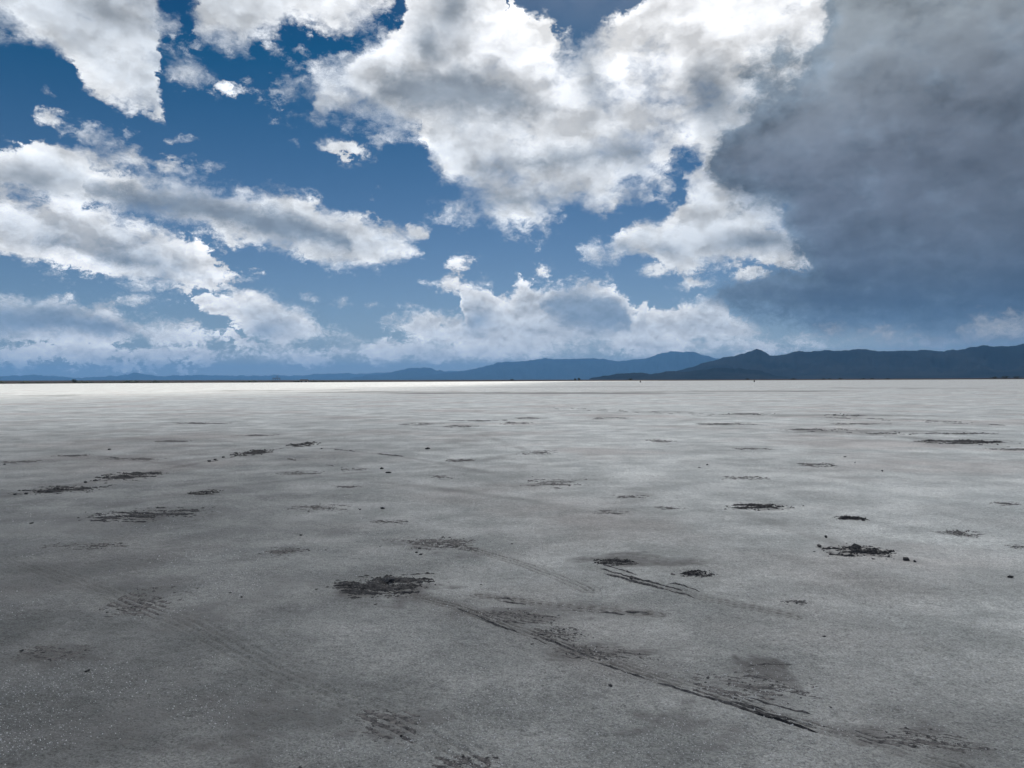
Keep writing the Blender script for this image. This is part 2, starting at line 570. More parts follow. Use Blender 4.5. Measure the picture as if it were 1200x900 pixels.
def stains(lst, seed):
    out = np.zeros_like(GX)
    for (x, y, w, h, k) in lst:
        cx, cy = on_ground(x, y)
        x1, _ = on_ground(x + w / 2, y)
        hw = abs(x1 - cx)
        y0 = on_ground(x, min(y + h / 2, 899))[1]
        y1 = on_ground(x, max(y - h / 2, 449.5))[1]
        hd = max(abs(y1 - y0) / 2, 0.02)
        wob = fbm(GX / hw * 1.6, GY / hd * 1.6, 4, 0.6, seed) * 1.3
        q = ((GX - cx) / hw) ** 2 + ((GY - cy) / hd) ** 2
        out = np.maximum(out, k * np.clip(1.25 - np.sqrt(q) + wob, 0, 1))
        seed += 5
    return out


DAMP = stains([
    (640, 460.5, 380, 2.6, 1.0), (830, 458.5, 330, 2.2, 1.0), (420, 459.5, 260, 1.8, 0.7), (330, 457.5, 150, 1.6, 0.6), (1080, 455, 260, 2.2, 0.5),
    (40, 464, 90, 3, 0.5), (640, 453.5, 700, 1.2, 0.35), (560, 508, 120, 26, 0.25), (170, 690, 120, 46, 0.35), (75, 765, 110, 34, 0.5), (640, 520, 60, 18, 0.25),
    (905, 782, 90, 34, 0.7), (330, 690, 150, 36, 0.30), (215, 720, 130, 50, 0.35), (330, 815, 160, 90, 0.40), (290, 868, 130, 60, 0.45),
    (470, 850, 150, 60, 0.42), (800, 850, 140, 60, 0.42), (860, 800, 150, 46, 0.40), (1050, 860, 160, 46, 0.50), (1120, 885, 120, 40, 0.40),
    (90, 610, 200, 40, 0.30), (400, 610, 160, 36, 0.25), (520, 640, 120, 26, 0.45), (740, 660, 150, 20, 0.6), (660, 715, 190, 24, 0.40),
    (170, 603, 110, 14, 0.7), (450, 690, 120, 26, 0.75), (600, 720, 150, 18, 0.6), (700, 765, 170, 20, 0.55), (120, 850, 240, 120, 0.30), (60, 680, 160, 60, 0.25),
    (1000, 648, 90, 14, 0.55), (890, 594, 70, 7, 0.6), (72, 575, 80, 9, 0.7), (152, 559, 56, 8, 0.7), (1130, 518, 120, 6, 0.6), (300, 531, 46, 6, 0.6),
    (1000, 487, 300, 4, 0.5), (1060, 505, 280, 4, 0.5), (760, 483, 260, 3, 0.4), (650, 566, 80, 12, 0.5), (1122, 625, 48, 9, 0.55), (335, 646, 44, 10, 0.5),
], 100)


def lanes(lst):
    """wheel lanes: (points, half width in metres, strength, tread spacing or None)"""
    global GZ
    out = np.zeros_like(GX)
    for pts, hw, kk, tread in lst:
        q = np.array([on_ground(x, y) for x, y in pts])
        dmin = np.full_like(GX, 1e9)
        sgn = np.zeros_like(GX)
        for a_, b_ in zip(q[:-1], q[1:]):
            ab = b_ - a_
            t_ = np.clip(((GX - a_[0]) * ab[0] + (GY - a_[1]) * ab[1]) / (ab @ ab), 0, 1)
            ex, ey = GX - a_[0] - t_ * ab[0], GY - a_[1] - t_ * ab[1]
            dd = np.hypot(ex, ey)
            near = dd < dmin
            dmin = np.where(near, dd, dmin)
            sgn = np.where(near, np.sign(ex * ab[1] - ey * ab[0]) * dd, sgn)
        broken = np.clip(0.90 + 1.2 * fbm(GX / (hw * 5), GY / (hw * 5), 4, 0.6, 300), 0, 1)
        m_ = np.clip(1.5 - dmin / hw, 0, 1) * broken
        if tread:
            st = 0.5 + 0.5 * np.sin(2 * math.pi * (sgn + 0.012 * fbm(GX / 0.5, GY / 0.5, 2, 0.5, 12)) / tread)
            GZ = GZ - 0.012 * np.clip(m_, 0, 1) * st ** 2
            m_ = m_ * (0.35 + 0.95 * st ** 3)  # groove shade painted into the mask along with the mud
        out = np.maximum(out, kk * m_)
    return out


DAMP = np.maximum(DAMP, lanes([
    ([(440, 686), (520, 706), (610, 738), (710, 775), (810, 808), (945, 848), (1040, 876), (1120, 898)], 0.075, 0.74, 0.042),
    ([(690, 664), (740, 679), (830, 702), (930, 722)], 0.08, 0.62, 0.048),
    ([(560, 697), (650, 707), (770, 720)], 0.08, 0.8, 0.048),
    ([(0, 606), (120, 596), (260, 572), (400, 556), (540, 545), (620, 528), (560, 508), (440, 500)], 0.16, 0.34, None),
    ([(0, 583), (150, 558), (300, 530), (420, 512), (520, 503)], 0.15, 0.42, None),
    ([(110, 534), (240, 548), (360, 556), (520, 573), (640, 590)], 0.14, 0.34, None),
    ([(350, 521), (490, 538), (600, 560), (760, 580)], 0.14, 0.32, None),
    ([(600, 475), (760, 482), (950, 487), (1200, 498)], 0.30, 0.45, None),
    ([(700, 498), (900, 503), (1060, 512), (1200, 528)], 0.25, 0.42, None),
    ([(860, 520), (1000, 530), (1200, 548)], 0.2, 0.28, None),
    ([(1200, 470), (1000, 468), (700, 470), (480, 476)], 0.4, 0.28, None),
    ([(0, 520), (200, 500), (420, 490), (560, 493)], 0.25, 0.3, None),
    ([(0, 650), (110, 690), (220, 730), (330, 790), (480, 850), (560, 895)], 0.12, 0.26, 0.06),
    ([(870, 600), (1000, 645), (1130, 668), (1200, 685)], 0.12, 0.3, None),
    ([(455, 633), (540, 640), (620, 662), (690, 690)], 0.09, 0.6, 0.055),
]))
salt_m, k, b = material('salt crust', (0.45, 0.45, 0.45), 0.62, 0.35)
pos = position(k)
n_big = k.noise(pos, 0.16, 4, 0.6)
n_mid = k.noise(pos, 1.1, 5, 0.62)
n_fine = k.noise(pos, 16.0, 4, 0.7)
n_grain = k.noise(pos, 75.0, 3, 0.75)
damp = attr(k, 'damp')
n_patch = k.noise(k.vec('MULTIPLY', pos, (0.8, 1.0, 1.0)), 0.42, 4, 0.6, dist=0.6)
c = k.mix(k.step(n_mid, 0.34, 0.66), (0.33, 0.345, 0.335), (0.49, 0.50, 0.485))
c = k.mix(k.mul(k.step(n_big, 0.48, 0.64), 0.5), c, (0.325, 0.290, 0.272))
c = k.mix(k.mul(k.step(n_big, 0.46, 0.30), 0.45), c, (0.40, 0.425, 0.42))
# light falloff painted into the colour, darker near-left; crust damper there, whiter far out
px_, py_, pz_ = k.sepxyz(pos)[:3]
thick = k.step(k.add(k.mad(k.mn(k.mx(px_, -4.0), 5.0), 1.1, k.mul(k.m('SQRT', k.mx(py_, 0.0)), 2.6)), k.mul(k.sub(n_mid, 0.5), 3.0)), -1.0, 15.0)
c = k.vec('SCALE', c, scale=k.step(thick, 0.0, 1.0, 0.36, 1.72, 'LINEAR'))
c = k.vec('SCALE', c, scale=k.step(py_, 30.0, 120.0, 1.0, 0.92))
c = k.vec('SCALE', c, scale=k.mad(k.sub(n_patch, 0.5), 1.1, 1.0))
c = k.vec('SCALE', c, scale=k.mad(k.sub(n_fine, 0.5), 1.1, 1.0))
c = k.vec('SCALE', c, scale=k.mad(k.sub(n_grain, 0.5), 2.6, 1.0))
speck = k.add(k.mul(k.sub(n_fine, 0.5), 1.5), k.mul(k.sub(n_grain, 0.5), 1.1))
mud = k.mul(k.step(k.add(speck, damp), 0.05, 0.85), k.step(damp, 0.0, 0.35))
c = k.mix(k.mul(mud, 0.80), c, (0.115, 0.108, 0.104))
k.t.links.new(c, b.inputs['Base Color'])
bump(k, b, k.add(k.mul(n_fine, 1.0), k.mul(n_grain, 0.6)), 1.0, 0.035)
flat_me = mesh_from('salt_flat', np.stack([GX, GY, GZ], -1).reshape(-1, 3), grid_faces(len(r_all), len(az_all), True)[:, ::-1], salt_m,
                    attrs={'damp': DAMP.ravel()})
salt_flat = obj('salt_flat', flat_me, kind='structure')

# ================================================================== brown plain beyond the salt, out to the mountains
plain_m, k, b = material('scrub plain', (0.16, 0.13, 0.11), 1.0, 0.0)
pos = position(k)
n = k.noise(k.vec('MULTIPLY', pos, (0.002, 0.006, 0.0)), 1.0, 5, 0.6)
k.t.links.new(k.mix(k.step(n, 0.35, 0.65), (0.045, 0.040, 0.037), (0.085, 0.075, 0.068)), b.inputs['Base Color'])
az_p = np.linspace(-math.pi, math.pi, 361)[:-1]
az_p = np.concatenate([az_p[np.abs(az_p) > R(45)], np.linspace(R(-45), R(45), 400)])
az_p.sort()
r_p = np.array([1440, 1480, 1530, 1600, 1750, 2000, 2400, 3000, 4000, 5500, 8000, 12000, 20000, 40000, 75000.0])
A2, R2 = np.meshgrid(az_p, r_p)
edge = 60 * fbm(A2 * 14, A2 * 0 + 2, 4, 0.6, 5)
X2, Y2 = (R2 + edge * (R2 < 4000)) * np.sin(A2), (R2 + edge * (R2 < 4000)) * np.cos(A2)
left = np.clip(0.55 - A2 / R(40), 0.25, 1.2)
Z2 = np.interp(R2, [1440, 1480, 1530, 2000, 4000, 12000, 75000], [-0.4, -0.05, 0.12, 1.3, 6.0, 26.0, 60.0]) * np.where(R2 > 1500, left, 1.0)
Z2 += np.where(R2 > 1700, 0.5 * fbm(A2 * 60, R2 / 900, 3, 0.5, 8), 0)
plain = obj('plain', mesh_from('plain', np.stack([X2, Y2, Z2], -1).reshape(-1, 3), grid_faces(len(r_p), len(az_p), True)[:, ::-1], plain_m), kind='structure')

# ================================================================== mountains
mount_m, k, b = material('mountain rock', (0.12, 0.11, 0.10), 1.0, 0.0)
pos = position(k)
n = k.noise(k.vec('MULTIPLY', pos, (0.0012, 0.0012, 0.004)), 1.0, 6, 0.6)
k.t.links.new(k.mix(k.step(n, 0.35, 0.65), (0.009, 0.013, 0.017), (0.020, 0.024, 0.028)), b.inputs['Base Color'])  # cloud shade over the ranges put into this dark rock colour


def mountain_range(name, crest, dist, depth, seed, skew=0.0):
    xs = [p[0] for p in crest]
    es = [azel(x, y)[1] for x, y in crest]
    as_ = [azel(x, y)[0] for x, y in crest]
    cols = np.linspace(as_[0], as_[-1], max(60, int(abs(xs[-1] - xs[0]) * 0.9)))
    H = np.interp(cols, as_, np.tan(es)) * dist + CAM_H
    H = H + np.interp(cols, as_, np.ones(len(as_))) * dist * 0.0014 * fbm(cols * 160, cols * 0 + seed, 5, 0.62, seed)
    rows = np.concatenate([np.linspace(-1, 0, 22), np.linspace(0.12, 1, 8)])
    Cc, Rw = np.meshgrid(cols, rows)
    Hh = np.broadcast_to(H, Cc.shape)
    rr = dist + Rw * depth + skew * dist * Cc
    prof = np.where(Rw < 0, (1 + Rw) ** 1.25, (1 - Rw))
    gul = np.abs(fbm(Cc * dist / 700.0, Rw * 1.5, 5, 0.6, seed + 3)) * 1.0
    spur = np.clip(np.minimum(-Rw, 1 + Rw) * 3.0, 0, 1)
    Zm = 4.0 + (Hh - 4.0) * prof * (1 - gul * spur)
    Zm = np.where(np.abs(Rw) > 0.999, -5.0, Zm)
    v = np.stack([rr * np.sin(Cc), rr * np.cos(Cc), Zm], -1).reshape(-1, 3)
    return obj(name, mesh_from(name, v, grid_faces(len(rows), len(cols)), mount_m), kind='structure')


far_low = [(-80, 440), (-20, 441), (20, 440.5), (42, 439.5), (70, 441), (100, 443), (125, 441), (142, 439.5), (152, 438), (161, 436.5), (170, 438), (182, 440), (200, 441), (215, 440), (250, 440), (290, 440), (330, 439.8), (355, 440.5), (370, 437.5), (380, 438), (395, 437), (420, 438), (450, 437), (470, 436), (500, 436), (560, 434), (620, 436)]
mountain_range('hills', far_low, 50000, 6000, 3)
mid_hills = [(410, 443), (430, 440), (455, 437), (470, 434), (482, 431), (505, 431), (512, 434), (515, 432.5), (520, 435), (545, 437), (580, 440), (620, 443)]
mountain_range('hills', mid_hills, 40000, 5000, 7)
centre = [(480, 442), (510, 439), (530, 436), (550, 434), (565, 430), (580, 426), (592, 423.5), (600, 424.5), (610, 424), (625, 421.5), (640, 420), (655, 420.5), (675, 420), (690, 419.5), (702, 420), (715, 422), (722, 423.5), (740, 421.5), (755, 420), (770, 416), (785, 411.5), (797, 412.5), (815, 412.5), (825, 416), (840, 420), (870, 424), (900, 430), (960, 440)]
mountain_range('mountains', centre, 36000, 5000, 11)
right_r = [(770, 441), (800, 433), (830, 424), (845, 420), (862, 417), (875, 412.5), (887, 409.5), (893, 411), (902, 416), (910, 417), (920, 415), (935, 411.5), (950, 412), (965, 410.5), (985, 410.5), (1000, 409.5), (1015, 409.5), (1030, 412), (1045, 411), (1060, 411), (1070, 412), (1078, 410), (1090, 410.5), (1105, 411.5), (1115, 409.5), (1122, 410), (1135, 407.5), (1150, 405.5), (1158, 405), (1165, 406.5), (1180, 406), (1190, 404.5), (1200, 403), (1240, 402), (1300, 404)]
mountain_range('mountains', right_r, 13600, 2600, 19)
small = [(690, 444), (705, 441), (720, 438.5), (735, 437.5), (750, 436.8), (765, 438), (775, 436), (790, 435), (805, 436), (820, 433.5), (835, 431.5), (850, 431), (870, 432), (885, 433.5), (895, 436), (910, 440), (925, 443)]
mountain_range('hills', small, 10200, 1100, 23)

# ================================================================== unseen cloud overhead, shaped for the shade it throws on the near flat
CH = 4000.0
shade_line = [(-50, 75), (-45, 137), (-32, 288), (-20, 479), (20, 892), (200, 1600), (700, 2700), (1800, 3000), (3300, 2700), (4300, 800), (4300, -900),
              (3300, -2300), (1000, -2900), (-700, -2300), (-1500, -1200), (-900, -100), (-300, 40)]
cx0, cy0 = 1200.0, -400.0
th = np.array([math.atan2(y - cy0, x - cx0) for x, y in shade_line])
rad = np.array([math.hypot(y - cy0, x - cx0) for x, y in shade_line])
order = np.argsort(th)
tt = np.linspace(-math.pi, math.pi, 540, endpoint=False)
rr = np.interp(tt, th[order], rad[order], period=2 * math.pi)
far_side = np.clip(np.abs(((tt - R(150) + math.pi) % (2 * math.pi)) - math.pi) / R(60), 0.06, 1.0)      # the edge over the sunlit strip runs straighter
rr = rr * (1 + 0.20 * far_side * fbm(np.cos(tt) * 4, np.sin(tt) * 4, 5, 0.6, 77) - 0.06 * far_side)
shx, shy = CH / math.tan(SUN_EL) * math.sin(SUN_AZ), CH / math.tan(SUN_EL) * math.cos(SUN_AZ)
ring = np.concatenate([np.linspace(0, 0.92, 110), np.linspace(0.93, 1.0, 8)])
ring[0] = 0.001
TT, KK = np.meshgrid(tt, ring)
QX = cx0 + shx + rr[None, :] * KK * np.cos(TT)
QY = cy0 + shy + rr[None, :] * KK * np.sin(TT)
lump = fbm(QX / 420, QY / 420, 4, 0.5, 60)
th_ = np.sqrt(np.clip(1 - KK ** 6, 0, 1))
top = CH + th_ * (420 + 520 * lump)
low_ = CH - th_ * (40 + 260 * np.abs(fbm(QX / 300, QY / 300, 3, 0.5, 61)))
nv = len(tt)
vt = np.stack([QX, QY, top], -1).reshape(-1, 3)
vb = np.stack([QX, QY, low_ - 0.5], -1).reshape(-1, 3)
ft = grid_faces(len(ring), nv, True)
fb = ft[:, ::-1] + len(vt)
o_t = (len(ring) - 1) * nv + np.arange(nv)
o_t2 = (len(ring) - 1) * nv + (np.arange(nv) + 1) % nv
fr = np.stack([o_t, o_t2, o_t2 + len(vt), o_t + len(vt)], -1)
cloud_m = bpy.data.materials.new('cloud')
cloud_m.use_nodes = True
nt = cloud_m.node_tree
nt.nodes.clear()
n_d = nt.nodes.new('ShaderNodeBsdfDiffuse')
n_d.inputs[0].default_value = (0.9, 0.9, 0.9, 1)
n_t = nt.nodes.new('ShaderNodeBsdfTranslucent')
n_t.inputs[0].default_value = (0.9, 0.9, 0.9, 1)
n_m = nt.nodes.new('ShaderNodeMixShader')
n_m.inputs[0].default_value = 0.70
n_o = nt.nodes.new('ShaderNodeOutputMaterial')
nt.links.new(n_d.outputs[0], n_m.inputs[1])
nt.links.new(n_t.outputs[0], n_m.inputs[2])
n_x = nt.nodes.new('ShaderNodeBsdfTransparent')          # thin enough to let a little of the sun through
n_m2 = nt.nodes.new('ShaderNodeMixShader')
kc = NodeKit(nt)
rim = kc.add(attr(kc, 'rim'), kc.mul(kc.sub(kc.noise(position(kc), 0.006, 5, 0.65), 0.5), 0.10))
nt.links.new(kc.step(rim, 0.955, 1.0, 0.45, 1.0), n_m2.inputs[0])      # frayed, thinning rim
nt.links.new(n_m.outputs[0], n_m2.inputs[1])
nt.links.new(n_x.outputs[0], n_m2.inputs[2])
nt.links.new(n_m2.outputs[0], n_o.inputs[0])
obj('cloud', mesh_from('cloud', np.concatenate([vt, vb]), np.concatenate([ft, fb, fr]), cloud_m, attrs={'rim': np.concatenate([KK.ravel(), KK.ravel()])}),
    kind='structure')

# ================================================================== haze
hz = bpy.data.materials.new('haze')
hz.use_nodes = True
nt = hz.node_tree
nt.nodes.clear()
pv = nt.nodes.new('ShaderNodeVolumePrincipled')
pv.inputs['Color'].default_value = (0.22, 0.53, 1.0, 1)
pv.inputs['Density'].default_value = 2.6e-5
pv.inputs['Anisotropy'].default_value = 0.0
no = nt.nodes.new('ShaderNodeOutputMaterial')
nt.links.new(pv.outputs[0], no.inputs['Volume'])
HB, HT = 78000.0, 1600.0
hv = [(sx * HB, sy * HB, z) for z in (-7.0, HT) for sx, sy in ((-1, -1), (1, -1), (1, 1), (-1, 1))]
hf = [(3, 2, 1, 0), (4, 5, 6, 7), (0, 1, 5, 4), (1, 2, 6, 5), (2, 3, 7, 6), (3, 0, 4, 7)]
obj('haze', mesh_from('haze', hv, hf, hz, smooth=False), kind='stuff')

# ================================================================== mud, ruts and crystals on the flat
mud_m, k, b = material('wet mud', (0.05, 0.048, 0.047), 0.75, 0.3)
pos = position(k)
n = k.noise(pos, 34.0, 4, 0.65)
k.t.links.new(k.mix(k.step(n, 0.40, 0.70), (0.012, 0.015, 0.020), (0.085, 0.085, 0.088)), b.inputs['Base Color'])
bump(k, b, n, 0.9, 0.012)
dry_m, k, b = material('dried mud', (0.12, 0.115, 0.11), 0.85, 0.25)
pos = position(k)
n = k.noise(pos, 40.0, 4, 0.65)
k.t.links.new(k.mix(k.step(n, 0.36, 0.66), (0.065, 0.066, 0.070), (0.21, 0.205, 0.20)), b.inputs['Base Color'])
bump(k, b, n, 0.9, 0.010)

ico = bmesh.new()
bmesh.ops.create_icosphere(ico, subdivisions=1, radius=1.0)
ICO_V = np.array([v.co[:] for v in ico.verts])
ICO_F = np.array([[v.index for v in f.verts] for f in ico.faces])
ico.free()
flat_kx = np.sin(az_all)


def ground_z(x, y):
    x, y = np.asarray(x, float), np.asarray(y, float)
    f = np.clip(1.0 - np.hypot(x, y) / 120.0, 0, 1)
    z = (0.016 * fbm(x / 1.7, y / 1.7, 3, 0.5, 3) + 0.012 * fbm(x / 0.35, y / 0.35, 3, 0.55, 9) + 0.008 * fbm(x / 0.05, y / 0.05, 3, 0.6, 21)) * f
    rd = 1.0 - np.abs(fbm(x / 2.6, y / 2.6, 4, 0.5, 40)) * 6.0
    return z + np.clip(rd, 0, 1) ** 4 * 0.012 * f


def lumps(px, py, pz, size, flatten, seed):
    """many small broken clods as one mesh"""
    g = np.random.default_rng(seed)
    n = len(px)
    v = ICO_V[None] * (1 + 0.42 * (g.random((n, len(ICO_V), 1)) - 0.5) * 2)
    a = g.random(n) * 2 * math.pi
    s = np.asarray(size)[:, None]
    st = 1 + 0.9 * g.random((n, 1))
    x = (v[..., 0] * np.cos(a)[:, None] * st - v[..., 1] * np.sin(a)[:, None]) * s
    y = (v[..., 0] * np.sin(a)[:, None] * st + v[..., 1] * np.cos(a)[:, None]) * s
    z = v[..., 2] * s * np.asarray(flatten)[:, None]
    V = np.stack([x + px[:, None], y + py[:, None], z + pz[:, None]], -1).reshape(-1, 3)
    Fc = (ICO_F[None] + (np.arange(n) * len(ICO_V))[:, None, None]).reshape(-1, 3)
    return V, Fc


QX_, QY_ = np.meshgrid(np.linspace(-1.35, 1.35, 90), np.linspace(-1.35, 1.35, 54))
PATCH_F = grid_faces(54, 90)


def mud_patch(x, y, w, h, n, label, group=None, tilt=0.0, big=1.0, crumbs=True, seed=[200]):
    """a skin of churned mud with frayed edges, plus loose crumbs round it"""
    seed[0] += 1
    sd = seed[0]
    g = np.random.default_rng(sd)
    cx, cy = on_ground(x, y)
    d = math.hypot(cx, cy)
    hw = abs(on_ground(x + w / 2, y)[0] - cx)
    hd = abs(on_ground(x, y - h / 2)[1] - on_ground(x, y + h / 2)[1]) / 2
    ca, sa = math.cos(tilt), math.sin(tilt)
    qx, qy = QX_, QY_
    X, Y = cx + hw * qx * ca - hd * qy * sa, cy + hw * qx * sa + hd * qy * ca
    rough = fbm(qx * 1.4 + sd, qy * 5.0 + qx * 0.8, 6, 0.76, sd)
    H = (0.008 + 0.0011 * d) * big * (1.15 if big > 0.85 else 0.9) * ((1.7 * rough + 0.24 - 0.62 * np.hypot(qx, qy) ** 1.3) if big > 0.6 else (1.5 * rough + 0.02 - 0.45 * np.hypot(qx, qy) ** 1.3))
    H = np.where(np.maximum(np.abs(qx), np.abs(qy)) > 1.3, -0.03, np.clip(H, -0.03, None))
    V = np.stack([X - cx, Y - cy, ground_z(X, Y) + H], -1).reshape(-1, 3)
    root = obj('mud_patch', mesh_from('mud_patch', V, PATCH_F, mud_m if big > 0.6 else dry_m, smooth=True), label=label, category='mud', group=group, loc=(cx, cy, 0))
    if crumbs:
        qx, qy = g.normal(0, 0.62, n), g.normal(0, 0.62, n)
        X, Y = cx + hw * qx * ca - hd * qy * sa, cy + hw * qx * sa + hd * qy * ca
        s = (0.0018 + 0.00042 * d) * (0.35 + g.random(n) ** 5 * 2.6) * (0.6 + 0.4 * big)
        V, Fc = lumps(X, Y, ground_z(X, Y) + s * 0.2, s, np.full(n, 0.6), sd + 7)
        obj('crumbs', mesh_from('crumbs', V - np.array([cx, cy, 0.0]), Fc, dry_m, smooth=False), root, kind='stuff')
    return root


mud_patch(450, 687, 92, 21, 520, 'widest heap of black churned mud clods where the long tyre track starts', big=0.95, tilt=0.12)
mud_patch(1006, 647, 62, 10, 220, 'thick black mud clump with a raised knob on pale salt', big=1.25)
mud_patch(890, 594, 58, 6, 150, 'narrow black mud streak alone on smooth pale salt', big=1.0)
mud_patch(72, 574, 70, 8, 240, 'black mud patch where a dotted clod line ends, between smaller patches')
mud_patch(152, 558, 50, 8, 180, 'black mud patch midway along the dotted clod line')
mud_patch(297, 530.5, 34, 5, 120, 'small black mud patch at the far end of the dotted clod line')
mud_patch(356, 521, 26, 4, 90, 'thin black mud dash beyond the dotted clod line')
mud_patch(172, 603, 96, 13, 420, 'loose brownish mud spread with scattered crumbs beside it', big=0.8)
mud_patch(515, 637, 72, 13, 300, 'sprinkled dark mud crumbs along two curved scrape marks', big=0.55)
mud_patch(722, 660, 40, 6, 130, 'dark mud smear at the head of the short double track', big=0.8)
mud_patch(815, 673, 32, 6, 110, 'compact black mud spot beside the short double track', big=0.9)
mud_patch(655, 743, 50, 14, 240, 'crumbled brown mud beside the long tyre track', big=0.55, tilt=-0.3)
mud_patch(610, 722, 70, 12, 180, 'scraped mud crumbs between the black heap and the ruts', big=0.5, tilt=-0.3)
mud_patch(705, 765, 90, 12, 200, 'line of fine mud crumbs running along the ruts', big=0.45, tilt=-0.3)
mud_patch(1130, 518, 84, 4.5, 170, 'long black mud streak with a clod at its end', big=0.9)
mud_patch(1122, 624, 42, 6, 120, 'grey striped mud patch on clean salt', big=0.6)
mud_patch(997, 608, 28, 4, 80, 'short black mud dash above the knobbed clump')
mud_patch(650, 566, 64, 9, 130, 'faint dark mud streak split into two branches', big=0.6)
mud_patch(335, 646, 40, 9, 130, 'dark damp mud smudge on grey crust', big=0.55)
mud_patch(240, 577, 28, 5, 70, 'small black mud bits beside the dotted clod line', big=0.8)
mud_patch(1080, 868, 110, 18, 220, 'brown mud crumbs on the damp stain past the ruts', big=0.4, tilt=-0.25)
mud_patch(885, 805, 110, 26, 260, 'brown mud crumbs spread along the deep ruts', big=0.38, tilt=-0.25)
mud_patch(170, 706, 60, 26, 150, 'dark broken crust flakes on the damp grey stain', big=0.6)
mud_patch(450, 850, 60, 30, 110, 'fine brown crumbs on the brownish near stain', big=0.4)
mud_patch(545, 893, 60, 14, 70, 'fine black crumbs on the nearest brownish crust', big=0.4)
mud_patch(60, 765, 70, 18, 110, 'fine dark crumbs on the greenish damp stain', big=0.5)
for (x, y, w, h, n) in [(985, 486.5, 46, 2.6, 70), (880, 485.5, 60, 2.4, 80), (955, 503.5, 70, 3, 90), (1040, 508, 60, 3, 90), (1125, 508, 90, 2.5, 80),
                        (1190, 527, 50, 3, 60), (960, 545, 40, 6, 70), (775, 517, 30, 4, 40), (630, 530, 44, 7, 60), (495, 497, 46, 2.6, 60), (560, 493, 60, 2.0, 60),
                        (410, 570, 40, 4, 60), (515, 560, 30, 5, 40), (850, 497, 60, 3, 60), (350, 555, 46, 5, 60), (415, 551, 26, 4, 40), (540, 540, 30, 4, 40),
                        (935, 707, 34, 7, 70), (1180, 590, 34, 5, 50), (1190, 641, 24, 4, 40), (785, 595, 30, 4, 50), (715, 601, 40, 6, 50), (870, 560, 50, 5, 50),
                        (205, 517, 36, 3, 50), (25, 541, 40, 4, 50), (85, 534, 34, 3, 50), (155, 538, 60, 3, 50), (300, 510, 40, 3, 50), (235, 496, 60, 2, 50),
                        (540, 500, 36, 3, 40), (605, 496, 34, 3, 40), (120, 640, 60, 9, 70), (70, 640, 40, 8, 40), (375, 595, 60, 8, 70), (455, 611, 40, 4, 40),
                        (740, 582, 40, 4, 40), (880, 526, 40, 3, 40), (1010, 497, 60, 2.4, 50), (620, 490, 40, 2.4, 40), (715, 490, 40, 2.4, 40)]:
    mud_patch(x, y, w * 0.9, h * 0.7, n, 'one of the faint thin mud flecks lying on open salt', 'thin mud flecks scattered over the open flat', big=0.50, crumbs=n >= 70)

# single clods big enough to pick apart
def clod(x, y, px_size, label=None, group=None, seed=[900]):
    seed[0] += 1
    cx, cy = on_ground(x, y)
    s = px_size / F_PX * math.hypot(cx, cy) / 2
    V, Fc = lumps(np.zeros(1), np.zeros(1), np.zeros(1), np.array([s * 0.8]), np.array([0.62]), seed[0])
    z = float(ground_z([cx], [cy])[0])
    obj('mud_clod', mesh_from('mud_clod', V, Fc, mud_m, smooth=False), label=label, category='clod', group=group, loc=(cx, cy, z + s * 0.25))


clod(1001, 644, 15, 'rounded black clod crowning the thick mud clump')
clod(457, 683, 16, 'large black clod on the widest mud heap')
for (x, y, s) in [(456, 555, 7), (447, 550, 6), (448, 596, 6), (422, 597, 4), (377, 526, 4), (501, 526, 6), (488, 649, 4), (493, 651, 5), (1147, 517, 5), (968, 630, 6), (960, 641, 8),
                  (1063, 657, 10), (1072, 659, 5), (352, 627, 4), (245, 541, 5), (252, 539, 4), (128, 527, 4), (715, 802, 6), (966, 747, 4), (740, 679, 6),
                  (829, 545, 4), (820, 548, 3), (990, 536, 4), (1002, 542, 3), (1034, 553, 4), (1183, 677, 6), (103, 787, 5), (470, 862, 5), (543, 886, 6), (352, 899, 5), (25, 763, 5), (283, 701, 4), (270, 695, 3), (5, 544, 3), (37, 614, 4), (18, 580, 5), (30, 579, 4), (46, 577, 5), (100, 566, 5), (112, 564, 5), (122, 561, 5), (262, 536, 4), (276, 534, 4), (310, 527, 3)]:
    clod(x, y, s * 0.9, 'single small dark mud clod on open salt crust', 'single clods strewn on the flat')


